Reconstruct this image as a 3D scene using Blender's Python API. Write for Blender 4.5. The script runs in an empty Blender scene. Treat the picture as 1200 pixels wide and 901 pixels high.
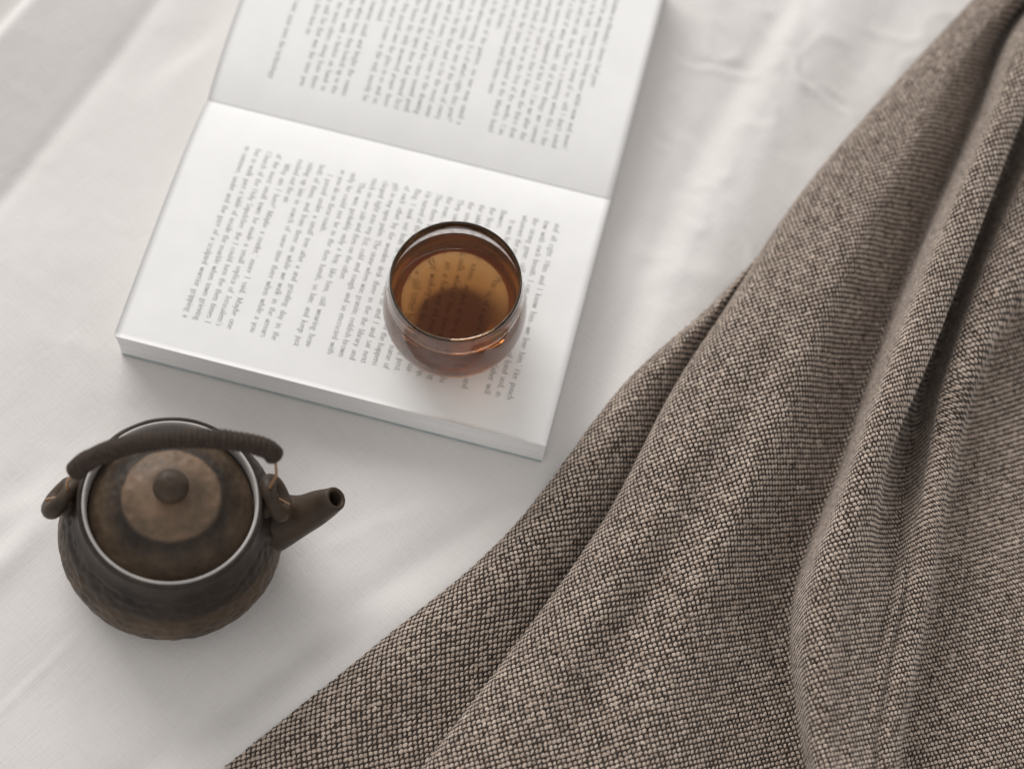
import bpy, math, random
import numpy as np
from mathutils import Matrix, Vector

rng = np.random.default_rng(7)
random.seed(7)
MM = 0.001
scene = bpy.context.scene
C = scene.collection

# ------------------------------------------------------------------ camera
PITCH, ROLL, DIST, FPX = math.radians(67.803), math.radians(7.302), 781.97, 2000.0
FW = np.array([0, math.cos(PITCH), -math.sin(PITCH)])
_r = np.array([1.0, 0, 0]); _u = np.cross(_r, FW)
RT = _r * math.cos(ROLL) + _u * math.sin(ROLL)
UP = -_r * math.sin(ROLL) + _u * math.cos(ROLL)
CAM = -FW * DIST                      # millimetres

cam_data = bpy.data.cameras.new('camera')
cam = bpy.data.objects.new('camera', cam_data)
C.objects.link(cam)
scene.camera = cam
cam_data.sensor_width = 36.0
cam_data.lens = 36.0 * FPX / 1200.0
cam_data.clip_start = 0.01
cam_data.clip_end = 20.0
M = Matrix.Identity(4)
for i in range(3):
    M[i][0], M[i][1], M[i][2], M[i][3] = RT[i], UP[i], -FW[i], CAM[i] * MM
cam.matrix_world = M
cam_data.dof.use_dof = True
cam_data.dof.focus_distance = 0.728
cam_data.dof.aperture_fstop = 4.0
cam_data.dof.aperture_blades = 0

# ------------------------------------------------------------------ light of the room
world = bpy.data.worlds.new('World')
scene.world = world
world.use_nodes = True
world.node_tree.nodes['Background'].inputs[0].default_value = (1.0, 0.98, 0.962, 1)
world.node_tree.nodes['Background'].inputs[1].default_value = 0.62

def area(name, loc, target, size, size_y, energy, col):
    d = bpy.data.lights.new(name, 'AREA')
    d.shape = 'RECTANGLE'; d.size = size; d.size_y = size_y
    d.energy = energy; d.color = col
    o = bpy.data.objects.new(name, d)
    o.location = loc
    o.rotation_euler = (Vector(target) - Vector(loc)).to_track_quat('-Z', 'Y').to_euler()
    C.objects.link(o)
    return o
area('window_light', (-1.55, 2.90, 2.05), (0.0, 0.0, 0.0), 2.9, 1.7, 118.0, (1.0, 0.985, 0.965))

scene.view_settings.view_transform = 'Standard'
scene.view_settings.look = 'None'
scene.view_settings.exposure = 0.0
scene.view_settings.gamma = 1.0
scene.render.engine = 'CYCLES'
cy = scene.cycles
cy.use_denoising = True
cy.max_bounces = 16
cy.transmission_bounces = 16
cy.glossy_bounces = 8
cy.transparent_max_bounces = 16
cy.caustics_refractive = True
cy.caustics_reflective = True
cy.blur_glossy = 0.6
cy.sample_clamp_indirect = 6.0

# ------------------------------------------------------------------ helpers
def at(px, py, z):
    """photo pixel -> point (mm) where its ray meets height z"""
    d = RT * (px - 600.0) + UP * (450.5 - py) + FW * FPX
    return CAM + d * ((z - CAM[2]) / d[2])

def at_plane(px, py, p0, n):
    d = RT * (px - 600.0) + UP * (450.5 - py) + FW * FPX
    return CAM + d * (np.dot(np.asarray(p0) - CAM, n) / np.dot(d, n))

def mesh_np(name, V, F, mat=None, parent=None, smooth=True):
    """V (n,3) in mm, F (m,k) int array or list of lists"""
    me = bpy.data.meshes.new(name)
    V = np.asarray(V, dtype=np.float64) * MM
    if isinstance(F, np.ndarray):
        k = F.shape[1]
        me.vertices.add(len(V)); me.vertices.foreach_set('co', V.ravel())
        me.loops.add(F.size); me.loops.foreach_set('vertex_index', F.ravel().astype(np.int32))
        me.polygons.add(len(F))
        me.polygons.foreach_set('loop_start', np.arange(0, F.size, k, dtype=np.int32))
        me.polygons.foreach_set('loop_total', np.full(len(F), k, dtype=np.int32))
        me.update(calc_edges=True)
    else:
        me.from_pydata([tuple(v) for v in V], [], [list(map(int, f)) for f in F])
        me.update()
    me.validate()
    if smooth:
        me.polygons.foreach_set('use_smooth', np.ones(len(me.polygons), dtype=bool))
    if mat:
        me.materials.append(mat)
    o = bpy.data.objects.new(name, me)
    C.objects.link(o)
    if parent:
        o.parent = parent
    return o

def empty(name, loc_mm, label, cat):
    o = bpy.data.objects.new(name, None)
    o.empty_display_size = 0.02
    o.location = tuple(np.asarray(loc_mm) * MM)
    o['label'] = label; o['category'] = cat
    C.objects.link(o)
    return o

def grid_faces(n, m, wrap_m=False):
    """n rows of m vertices, quads"""
    i = np.arange(n - 1)[:, None]
    j = np.arange(m if wrap_m else m - 1)[None, :]
    j2 = (j + 1) % m
    return np.stack([i * m + j, i * m + j2, (i + 1) * m + j2, (i + 1) * m + j], -1).reshape(-1, 4)

def lathe(profile, seg):
    P = np.asarray(profile, float)
    a = np.linspace(0, 2 * np.pi, seg, endpoint=False)
    V = np.stack([P[:, 0, None] * np.cos(a), P[:, 0, None] * np.sin(a),
                  np.repeat(P[:, 1, None], seg, 1)], -1).reshape(-1, 3)
    return V, grid_faces(len(P), seg, True)

def smooth_profile(pts, n):
    P = np.asarray(pts, float)
    d = np.r_[0, np.cumsum(np.sqrt(np.linalg.norm(np.diff(P, axis=0), axis=1)))]
    return hermite(d, P, np.linspace(0, d[-1], n))

def hermite(t, Y, x):
    """cubic through (t, Y) with non-uniform Catmull-Rom tangents; Y (n,k...)"""
    t = np.asarray(t, float); Y = np.asarray(Y, float)
    n = len(t)
    sl = np.diff(Y, axis=0) / np.diff(t).reshape((-1,) + (1,) * (Y.ndim - 1))
    m = np.empty_like(Y)
    m[0], m[-1] = sl[0], sl[-1]
    h = np.diff(t)
    for i in range(1, n - 1):
        m[i] = (sl[i - 1] * h[i] + sl[i] * h[i - 1]) / (h[i] + h[i - 1])
    k = np.clip(np.searchsorted(t, x, side='right') - 1, 0, n - 2)
    sh = (-1,) + (1,) * (Y.ndim - 1)
    hh = h[k].reshape(sh); s = ((x - t[k]) / h[k]).reshape(sh)
    return ((2 * s**3 - 3 * s**2 + 1) * Y[k] + (s**3 - 2 * s**2 + s) * hh * m[k]
            + (-2 * s**3 + 3 * s**2) * Y[k + 1] + (s**3 - s**2) * hh * m[k + 1])

def frames(path):
    P = np.asarray(path, float)
    T = np.gradient(P, axis=0); T /= np.linalg.norm(T, axis=1)[:, None]
    n0 = np.cross(T[0], [0.3, 0.2, 1.0]); n0 /= np.linalg.norm(n0)
    N = [n0]
    for k in range(1, len(P)):
        v = N[-1] - T[k] * np.dot(N[-1], T[k]); N.append(v / np.linalg.norm(v))
    N = np.array(N)
    return P, T, N, np.cross(T, N)

def sweep(path, radius, seg=12, cap=True):
    P, T, N, B = frames(path)
    r = np.broadcast_to(np.asarray(radius, float), (len(P),))
    a = np.linspace(0, 2 * np.pi, seg, endpoint=False)
    V = (P[:, None] + r[:, None, None] * (N[:, None] * np.cos(a)[None, :, None] + B[:, None] * np.sin(a)[None, :, None])).reshape(-1, 3)
    F = [list(f) for f in grid_faces(len(P), seg, True)]
    if cap:
        F.append(list(range(seg))[::-1]); F.append([(len(P) - 1) * seg + j for j in range(seg)])
    return V, F

# smooth value noise on any points (numpy, for real relief)
def vnoise(x, y, z, seed):
    def hsh(i, j, k):
        n = (i * 374761393 + j * 668265263 + k * 2147483647 + seed * 1274126177) & 0xffffffff
        n = ((n ^ (n >> 13)) * 1274126177) & 0xffffffff
        return ((n ^ (n >> 16)) & 0xffff) / 65535.0
    xi, yi, zi = (np.floor(v).astype(np.int64) for v in (x, y, z))
    fx, fy, fz = x - xi, y - yi, z - zi
    sx, sy, sz = (v * v * (3 - 2 * v) for v in (fx, fy, fz))
    out = 0
    for a in (0, 1):
        for b in (0, 1):
            for c in (0, 1):
                w = (sx if a else 1 - sx) * (sy if b else 1 - sy) * (sz if c else 1 - sz)
                out = out + w * hsh(xi + a, yi + b, zi + c)
    return out * 2 - 1

# ------------------------------------------------------------------ materials
class Mat:
    def __init__(self, name):
        self.m = bpy.data.materials.new(name); self.m.use_nodes = True
        self.nt = self.m.node_tree; self.n = self.nt.nodes
        self.b = self.n['Principled BSDF']; self.out = self.n['Material Output']
    def node(self, t, **kw):
        nd = self.n.new(t)
        for k, v in kw.items():
            if k.startswith('i_'):
                nd.inputs[k[2:].replace('_', ' ')].default_value = v
            else:
                setattr(nd, k, v)
        return nd
    def link(self, a, b): self.nt.links.new(a, b)
    def coord(self, which='Object'):
        return self.node('ShaderNodeTexCoord').outputs[which]
    def noise(self, co, scale, detail=3.0, rough=0.55):
        nd = self.node('ShaderNodeTexNoise', i_Scale=scale, i_Detail=detail, i_Roughness=rough)
        self.link(co, nd.inputs['Vector']); return nd.outputs['Fac']
    def ramp(self, fac, stops):
        nd = self.node('ShaderNodeValToRGB')
        cr = nd.color_ramp
        while len(cr.elements) < len(stops): cr.elements.new(0.5)
        for e, (p, c) in zip(cr.elements, stops):
            e.position = p; e.color = (*c, 1) if len(c) == 3 else c
        self.link(fac, nd.inputs['Fac']); return nd.outputs['Color']
    def mix(self, fac, a, b, blend='MIX'):
        nd = self.node('ShaderNodeMix', data_type='RGBA', blend_type=blend)
        for s, v in ((nd.inputs[0], fac), (nd.inputs[6], a), (nd.inputs[7], b)):
            if isinstance(v, (int, float)): s.default_value = v
            elif isinstance(v, tuple): s.default_value = (*v, 1)
            else: self.link(v, s)
        return nd.outputs[2]
    def math(self, op, a, b=0.0):
        nd = self.node('ShaderNodeMath', operation=op)
        for s, v in zip(nd.inputs, (a, b)):
            if isinstance(v, (int, float)): s.default_value = v
            else: self.link(v, s)
        return nd.outputs[0]
    def bump(self, h, dist, strength=1.0):
        nd = self.node('ShaderNodeBump', i_Strength=strength, i_Distance=dist)
        self.link(h, nd.inputs['Height']); self.link(nd.outputs['Normal'], self.b.inputs['Normal'])
    def set(self, **kw):
        for k, v in kw.items():
            s = self.b.inputs[k.replace('_', ' ')]
            if isinstance(v, (int, float)): s.default_value = v
            elif isinstance(v, tuple): s.default_value = (*v, 1)
            else: self.link(v, s)

def mat_sheet():
    m = Mat('white_linen'); co = m.coord()
    mp = m.node('ShaderNodeMapping'); m.link(co, mp.inputs['Vector'])
    mp.inputs['Rotation'].default_value = (0, 0, math.radians(38))
    sx = m.node('ShaderNodeSeparateXYZ'); m.link(mp.outputs[0], sx.inputs[0])
    # fine slubby threads both ways
    def threads(scale):
        q = m.node('ShaderNodeMapping'); m.link(mp.outputs[0], q.inputs['Vector']); q.inputs['Scale'].default_value = scale
        return m.noise(q.outputs[0], 1.0, 2.0, 0.5)
    t1 = threads((60, 1500, 60)); t2 = threads((1500, 60, 60))
    t = m.math('ADD', t1, t2)
    big = m.noise(co, 9.0, 3.0)
    colr = m.ramp(big, [(0.3, (0.682, 0.654, 0.634)), (0.7, (0.73, 0.704, 0.686))])
    tt = m.ramp(t, [(0.75, (0.955, 0.953, 0.95)), (1.2, (1.0, 1.0, 1.0))])
    m.set(Base_Color=m.mix(1.0, colr, tt, 'MULTIPLY'), Roughness=0.95)
    m.b.inputs['Specular IOR Level'].default_value = 0.2
    fine = m.noise(co, 420.0, 2.0)
    m.bump(m.math('ADD', m.math('MULTIPLY', t, 0.7), m.math('MULTIPLY', fine, 0.5)), 0.0004, 0.45)
    return m.m

def mat_paper():
    m = Mat('book_paper'); co = m.coord()
    n = m.noise(co, 60, 4)
    m.set(Base_Color=m.ramp(n, [(0.3, (0.81, 0.805, 0.795)), (0.7, (0.845, 0.84, 0.832))]), Roughness=0.75)
    m.b.inputs['Specular IOR Level'].default_value = 0.25
    m.bump(m.noise(co, 900, 3), 0.0001, 0.25)
    return m.m

def mat_edges():
    m = Mat('page_edges'); co = m.coord()
    mp = m.node('ShaderNodeMapping'); m.link(co, mp.inputs['Vector'])
    mp.inputs['Scale'].default_value = (9, 9, 1100)
    n = m.noise(mp.outputs[0], 1.0, 4.0, 0.75)
    m.set(Base_Color=m.ramp(n, [(0.3, (0.76, 0.755, 0.75)), (0.6, (0.89, 0.887, 0.882))]), Roughness=0.85)
    m.bump(n, 0.0002, 0.5)
    return m.m

def mat_flat(name, col, rough=0.7, var=0.15, scale=120):
    m = Mat(name); co = m.coord()
    n = m.noise(co, scale, 3)
    lo = tuple(c * (1 - var) for c in col); hi = tuple(min(1, c * (1 + var)) for c in col)
    m.set(Base_Color=m.ramp(n, [(0.3, lo), (0.7, hi)]), Roughness=rough)
    return m.m

def mat_pot(kind):
    m = Mat('stoneware_' + kind); co = m.coord()
    n1 = m.noise(co, 70, 4, 0.6); n2 = m.noise(co, 260, 4, 0.6)
    brown = m.ramp(n1, [(0.3, (0.040, 0.028, 0.019)), (0.5, (0.075, 0.051, 0.033)), (0.72, (0.112, 0.076, 0.049))])
    dark = m.ramp(n1, [(0.3, (0.018, 0.013, 0.010)), (0.7, (0.045, 0.032, 0.024))])
    tan = m.ramp(n1, [(0.34, (0.085, 0.060, 0.040)), (0.5, (0.145, 0.098, 0.064)), (0.64, (0.195, 0.126, 0.083))])
    sp = m.node('ShaderNodeSeparateXYZ'); m.link(co, sp.inputs[0])
    wob = m.math('MULTIPLY', m.math('SUBTRACT', n1, 0.5), 0.016)
    if kind == 'body':      # a dark glaze was poured over the shoulder
        zz = m.math('ADD', sp.outputs[2], wob)
        f = m.ramp(zz, [(0.0, (0, 0, 0)), (1.0, (1, 1, 1))])
        mr = m.node('ShaderNodeMapRange', interpolation_type='SMOOTHSTEP'); m.link(zz, mr.inputs[0])
        mr.inputs[1].default_value = 0.031; mr.inputs[2].default_value = 0.038
        col = m.mix(mr.outputs[0], brown, dark)
    elif kind == 'lid':     # the bare clay patch in the middle of the lid
        ln = m.node('ShaderNodeVectorMath', operation='LENGTH')
        cb = m.node('ShaderNodeCombineXYZ'); m.link(sp.outputs[0], cb.inputs[0]); m.link(sp.outputs[1], cb.inputs[1])
        m.link(cb.outputs[0], ln.inputs[0])
        rr = m.math('ADD', ln.outputs['Value'], m.math('MULTIPLY', wob, 0.28))
        mr = m.node('ShaderNodeMapRange', interpolation_type='SMOOTHSTEP'); m.link(rr, mr.inputs[0])
        mr.inputs[1].default_value = 0.0188; mr.inputs[2].default_value = 0.0208
        halo = m.node('ShaderNodeMapRange', interpolation_type='SMOOTHSTEP'); m.link(rr, halo.inputs[0])
        halo.inputs[1].default_value = 0.021; halo.inputs[2].default_value = 0.029
        col = m.mix(mr.outputs[0], tan, m.mix(halo.outputs[0], dark, brown))
    else:
        col = m.mix(0.5, brown, dark)
    m.set(Base_Color=col, Roughness=m.math('ADD', m.math('MULTIPLY', n2, 0.22), 0.34))
    m.b.inputs['Specular IOR Level'].default_value = 0.22
    m.bump(m.math('ADD', n2, m.math('MULTIPLY', n1, 0.8)), 0.0006, 0.35)
    return m.m

def mat_yarn(name, lo, hi):
    m = Mat(name); co = m.coord()
    at_ = m.node('ShaderNodeAttribute', attribute_name='tone')
    q = m.node('ShaderNodeMapping'); m.link(co, q.inputs['Vector'])
    n = m.noise(co, 2600, 2, 0.6)
    base = m.ramp(at_.outputs['Fac'], [(0.0, lo), (1.0, hi)])
    m.set(Base_Color=m.mix(1.0, base, m.ramp(n, [(0.25, (0.72, 0.71, 0.70)), (0.75, (1.0, 1.0, 1.0))]), 'MULTIPLY'),
          Roughness=0.95, Sheen_Weight=0.25, Sheen_Roughness=0.6)
    m.b.inputs['Specular IOR Level'].default_value = 0.1
    m.bump(n, 0.0003, 0.6)
    return m.m

def mat_glass():
    m = Mat('clear_glass')
    m.set(Base_Color=(1.0, 0.995, 0.99), Roughness=0.0, IOR=1.46)
    m.b.inputs['Transmission Weight'].default_value = 1.0
    return m.m

def mat_tea():
    m = Mat('amber_tea')
    m.set(Base_Color=(1, 1, 1), Roughness=0.0, IOR=1.333)
    m.b.inputs['Transmission Weight'].default_value = 1.0
    ab = m.node('ShaderNodeVolumeAbsorption', i_Density=96.0)
    ab.inputs['Color'].default_value = (0.77, 0.54, 0.17, 1)
    m.link(ab.outputs[0], m.out.inputs['Volume'])
    return m.m

SHEET, PAPER, EDGES = mat_sheet(), mat_paper(), mat_edges()
INK = mat_flat('printing_ink', (0.27, 0.267, 0.262), 0.8)
COVER = mat_flat('pale_teal_card', (0.36, 0.46, 0.46), 0.5)
POT_BODY, POT_LID, POT_PLAIN = mat_pot('body'), mat_pot('lid'), mat_pot('plain')
RIM = mat_flat('pale_unglazed_rim', (0.45, 0.42, 0.40), 0.55, 0.1, 200)
CORD = mat_flat('dark_wrapped_cord', (0.030, 0.018, 0.011), 0.85, 0.4, 400)
BRASS = mat_flat('aged_brass', (0.32, 0.18, 0.09), 0.45, 0.2, 500)
GLASS, TEA = mat_glass(), mat_tea()
LIGHT_YARN = mat_yarn('oatmeal_yarn', (0.40, 0.312, 0.252), (0.68, 0.562, 0.472))
DARK_YARN = mat_yarn('brown_yarn', (0.024, 0.015, 0.010), (0.064, 0.042, 0.030))
CLOTH = mat_flat('brown_ground_weave', (0.022, 0.014, 0.010), 0.95, 0.3, 900)

# ------------------------------------------------------------------ where things stand (mm)
YAW = -0.13063
BA = np.array([math.cos(YAW), math.sin(YAW), 0])           # along the spine
BB = np.array([math.sin(YAW), -math.cos(YAW), 0])          # across the near page
BC = np.array([-161.34, 119.81, 0.0])                      # spine, left end
BW, BH, BT, BG = 130.3, 198.0, 20.7, 12.9                  # page width, height, block thickness, gutter height
POT_T = at(194, 624, 22.0)
POT = np.array([POT_T[0], POT_T[1], 0.0])
POT_AX = np.array([0.115, 0.065, 1.0]); POT_AX /= np.linalg.norm(POT_AX)

def page_z(s):
    """height of the open pages, s > 0 near page, s < 0 far page"""
    s = np.asarray(s, float)
    near = BG + (BT - BG) * (1 - np.exp(-np.abs(s) / 20.0)) - 0.6 * np.clip((s - 95) / 35, 0, 1) ** 2
    far = BG - 0.3 + 8.2 * (1 - np.exp(-np.abs(s) / 22.0)) - 3.0 * np.clip((-s - 60) / 70, 0, 1) ** 2
    return np.where(s >= 0, near, far)

def book_pt(a, s, z):
    a, s, z = np.broadcast_arrays(np.asarray(a, float), np.asarray(s, float), np.asarray(z, float))
    return BC + a[..., None] * BA + s[..., None] * BB + z[..., None] * np.array([0, 0, 1.0])

# ------------------------------------------------------------------ the bed sheet
def seg_dist(X, Y, pts):
    """distance to a polyline, signed (+ on its left), and position along it 0..1"""
    P = np.asarray(pts, float)[:, :2]
    best = np.full(X.shape, 1e9); sg = np.zeros(X.shape); tt = np.zeros(X.shape)
    L = np.r_[0, np.cumsum(np.linalg.norm(np.diff(P, axis=0), axis=1))]
    for k in range(len(P) - 1):
        d = P[k + 1] - P[k]; l2 = d @ d
        t = ((X - P[k, 0]) * d[0] + (Y - P[k, 1]) * d[1]) / l2
        tc = np.clip(t, 0, 1)
        ex, ey = X - (P[k, 0] + tc * d[0]), Y - (P[k, 1] + tc * d[1])
        ds = np.hypot(ex, ey)
        m = ds < best
        best = np.where(m, ds, best)
        sg = np.where(m, np.sign(d[0] * (Y - P[k, 1]) - d[1] * (X - P[k, 0])), sg)
        tt = np.where(m, (L[k] + tc * np.sqrt(l2)) / L[-1], tt)
    return best * sg, tt

def curve_px(pts, n=90, z=0.0):
    P = np.array([at(x, y, z) for x, y in pts])
    d = np.r_[0, np.cumsum(np.linalg.norm(np.diff(P, axis=0), axis=1))]
    return hermite(d, P, np.linspace(0, d[-1], n))

def sstep(x, a, b):
    t = np.clip((x - a) / (b - a), 0, 1); return t * t * (3 - 2 * t)

def sheet_height(X, Y):
    Z = 1.3 * vnoise(X / 70, Y / 55, X * 0, 3) + 0.6 * vnoise(X / 27, Y / 33, X * 0, 4)
    # the long raised fold that runs beside the blanket
    d, t = seg_dist(X, Y, curve_px([(-900, 1800), (-60, 1110), (90, 990), (215, 885), (340, 790), (470, 690), (590, 612), (672, 530), (735, 410), (800, 250), (870, 120), (930, 20), (980, -60), (1060, -190), (1800, -1300)]))
    Z += 5.0 * sstep(-d, -6, 11) * (1 - sstep(-d, 16, 46)) - 1.0 * np.exp(-((d - 7) / 6) ** 2)
    # pleats in the upper left corner
    d, t = seg_dist(X, Y, curve_px([(1150, -1400), (300, -170), (183, 0), (107, 100), (0, 233), (-120, 370), (-1300, 1750)]))
    Z += 19.0 * np.clip(-d / 48, 0, 1.6) - 0.9 * np.exp(-((d - 1.5) / 4) ** 2)
    d, t = seg_dist(X, Y, curve_px([(1000, -1400), (140, -100), (63, 0), (0, 73), (-80, 170), (-1350, 1650)]))
    Z -= 13.0 * sstep(-d, -0.5, 8) + 1.0 * np.exp(-((d + 1.5) / 2) ** 2)
    d, t = seg_dist(X, Y, curve_px([(330, -40), (267, 30), (187, 92), (160, 120)]))
    Z -= 2.4 * sstep(-d, -6, 5) * np.exp(-(np.clip(-d, 0, 99) / 22) ** 2) * np.sin(np.pi * np.clip(t, 0.02, 1))
    # creases
    def ridge(pts, h, w, skew=0.0):
        d, t = seg_dist(X, Y, curve_px(pts))
        env = np.sin(np.pi * np.clip(t, 0, 1)) ** 0.5
        return h * env * (np.exp(-(d / w) ** 2) - skew * np.exp(-((d - 1.6 * w) / (1.5 * w)) ** 2))
    Z += ridge([(-60, 885), (0, 833), (55, 780), (118, 722)], 0.9, 1.2, 0.4)
    Z += ridge([(-40, 700), (10, 655), (50, 618), (85, 600)], 3.2, 8.0, 0.6)
    Z += ridge([(-40, 640), (0, 610), (40, 590), (75, 560)], 2.0, 7.0, 0.3)
    Z += ridge([(745, 38), (762, 56), (790, 68), (812, 80), (836, 82), (858, 86), (884, 90), (905, 92)], 1.1, 1.7, 0.9)
    Z += ridge([(738, 132), (752, 146), (762, 160), (776, 174), (790, 192)], 1.4, 1.6, 0.9)
    Z += ridge([(914, 62), (928, 70), (931, 88), (938, 102), (960, 112), (978, 124), (1004, 134)], 0.9, 1.5, 0.9)
    Z += ridge([(940, -40), (932, 20), (915, 62), (905, 90)], 1.8, 5.0, 0.2)
    Z += ridge([(985, 78), (996, 86), (1010, 98)], 0.5, 1.6, 0.8)
    Z += ridge([(700, 330), (690, 380), (672, 440)], 0.9, 5.0, 0.5)
    Z += ridge([(885, -20), (893, 10), (905, 22)], 0.7, 2.2, 0.8)
    wx = X + 7 * vnoise(X / 22, Y / 22, X * 0, 15); wy = Y + 7 * vnoise(X / 22, Y / 22, X * 0, 16)
    rid = 1 - np.abs(vnoise((wx * 0.5 - wy) / 30, (wx + wy * 0.5) / 15, X * 0, 17)) * 2.2
    Z += 0.9 * np.clip(rid, 0, 1) ** 2.5 * sstep(X, 10, 60) * sstep(Y, 20, 90)
    rid = 1 - np.abs(vnoise((wx - wy * 0.6) / 44, (wx * 0.6 + wy) / 24, X * 0, 18)) * 2.4
    Z += 0.22 * np.clip(rid, 0, 1) ** 2.0
    Z += ridge([(740, 340), (790, 325), (850, 330)], 0.8, 6, 0.4)
    Z += ridge([(80, 395), (120, 420), (180, 440)], 1.0, 5, 0.4)
    Z += ridge([(300, 480), (340, 505), (370, 545)], 0.7, 5, 0.5)
    Z += ridge([(360, 655), (430, 620), (520, 590)], 0.5, 4, 0.4)
    Z += 0.30 * vnoise(X / 9 + Y / 30, Y / 11, X * 0, 9) * sstep(X, 20, 90) * sstep(Y, 40, 110)
    Z += 0.10 * vnoise(X / 6, Y / 7, X * 0, 12)
    d, t = seg_dist(X, Y, curve_px([(2200, -1300), (1215, -75), (1070, 75), (940, 225), (838, 352), (735, 447), (598, 622), (440, 757), (262, 901), (100, 1040), (-800, 1800)]))
    Z -= (Z + 4.5) * sstep(d, 12, 34)          # weighed down by the blanket
    # the things press the cloth flat where they stand
    A = (X - BC[0]) * BA[0] + (Y - BC[1]) * BA[1]; S = (X - BC[0]) * BB[0] + (Y - BC[1]) * BB[1]
    dx = np.maximum(np.maximum(-3 - A, A - BH - 3), 0); ds = np.maximum(np.maximum(-BW - 3 - S, S - BW - 3), 0)
    k = np.exp(-(np.hypot(dx, ds) / 13.0) ** 2)
    Z = Z * (1 - k) + (-0.15) * k
    rp = np.hypot(X - POT[0], Y - POT[1])
    plane = -((X - POT[0]) * POT_AX[0] + (Y - POT[1]) * POT_AX[1]) / POT_AX[2] - 0.1
    k = np.exp(-(np.clip(rp - 36, 0, 999) / 22.0) ** 2)
    Z = Z * (1 - k) + plane * k
    return Z

xs = np.r_[np.arange(-1000, -340, 22.0), np.arange(-340, 381, 2.2), np.arange(394, 1000, 22.0)]
ys = np.r_[np.arange(-1000, -300, 22.0), np.arange(-300, 341, 2.2), np.arange(356, 1000, 22.0)]
GX, GY = np.meshgrid(xs, ys)
SHEET_Z = sheet_height(GX, GY)
V = np.stack([GX, GY, SHEET_Z], -1).reshape(-1, 3)
sheet = mesh_np('bed_sheet', V, grid_faces(len(ys), len(xs)), SHEET)
sheet['kind'] = 'structure'

# ------------------------------------------------------------------ the book
book = empty('open_book', BC, 'thick paperback lying open at two pages of printed text, pale teal cover', 'book')
ORG = BC.copy()

def add_local(name, V, F, mat, parent, origin, smooth=True):
    return mesh_np(name, np.asarray(V) - origin, F, mat, parent, smooth)

def prism(sec, a0, a1, na):
    """closed (s,z) outline pushed along the spine"""
    sec = np.asarray(sec, float); n = len(sec)
    aa = np.linspace(a0, a1, na)
    V = book_pt(aa[:, None], sec[None, :, 0], sec[None, :, 1]).reshape(-1, 3)
    F = [list(f) for f in grid_faces(na, n, True)]
    F.append(list(range(n))[::-1]); F.append([(na - 1) * n + j for j in range(n)])
    return V, F

z0 = 0.85
for side in (1, -1):
    s = np.linspace(0.2, BW, 40) * side
    top = np.stack([s, page_z(s)], 1)
    edge = []
    NE = 46
    for k in range(1, NE):                       # the leaves of the fore edge do not lie quite flush
        z = page_z(BW * side) * (1 - k / NE)
        if z > z0 + 0.2:
            edge.append((side * (BW - 0.7 * math.sin(math.pi * k / NE) + random.uniform(-0.22, 0.22)), z))
    sec = list(map(tuple, top)) + edge + [(side * BW, z0), (side * 0.2, z0)]
    V, F = prism(sec, 0, BH, 2)
    blk = add_local('page_block', V, F, EDGES, book, ORG, smooth=False)
    # the uppermost leaf
    s = np.r_[np.linspace(0.04, 40, 40), np.linspace(42, BW + 0.25, 40)] * side
    aa = np.linspace(-0.25, BH + 0.25, 60)
    A, S = np.meshgrid(aa, s, indexing='ij')
    wav = 0.22 * vnoise(A / 45, S / 40, A * 0, 21 + side) * np.clip(np.abs(S) / 20, 0, 1)
    lift = 0.35 + 0.25 * np.clip((np.abs(S) - 100) / 30, 0, 1) ** 2
    Zt = page_z(S) + lift + wav * 0.6
    Vt = book_pt(A, S, Zt).reshape(-1, 3); Vb = book_pt(A, S, Zt - 0.12).reshape(-1, 3)
    n, m = len(aa), len(s)
    G = grid_faces(n, m)
    F = [list(f) for f in G] + [list(f[::-1] + n * m) for f in G]
    bd = [(i * m, (i + 1) * m) for i in range(n - 1)] + [((i + 1) * m - 1, (i + 2) * m - 1) for i in range(n - 1)] \
        + [(j, j + 1) for j in range(m - 1)] + [((n - 1) * m + j, (n - 1) * m + j + 1) for j in range(m - 1)]
    F += [[p, q, q + n * m, p + n * m] for p, q in bd]
    leaf = add_local('page', np.r_[Vt, Vb], F, PAPER, book, ORG)
    leaf.name = 'page'
    if side == 1: near_leaf = leaf
    else: far_leaf = leaf

V, F = prism([(-BW - 0.5, 0.15), (BW + 0.5, 0.15), (BW + 0.5, 0.7), (-BW - 0.5, 0.7)], 0.3, BH - 0.6, 2)
add_local('cover', V, F, COVER, book, ORG, smooth=False)

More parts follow.
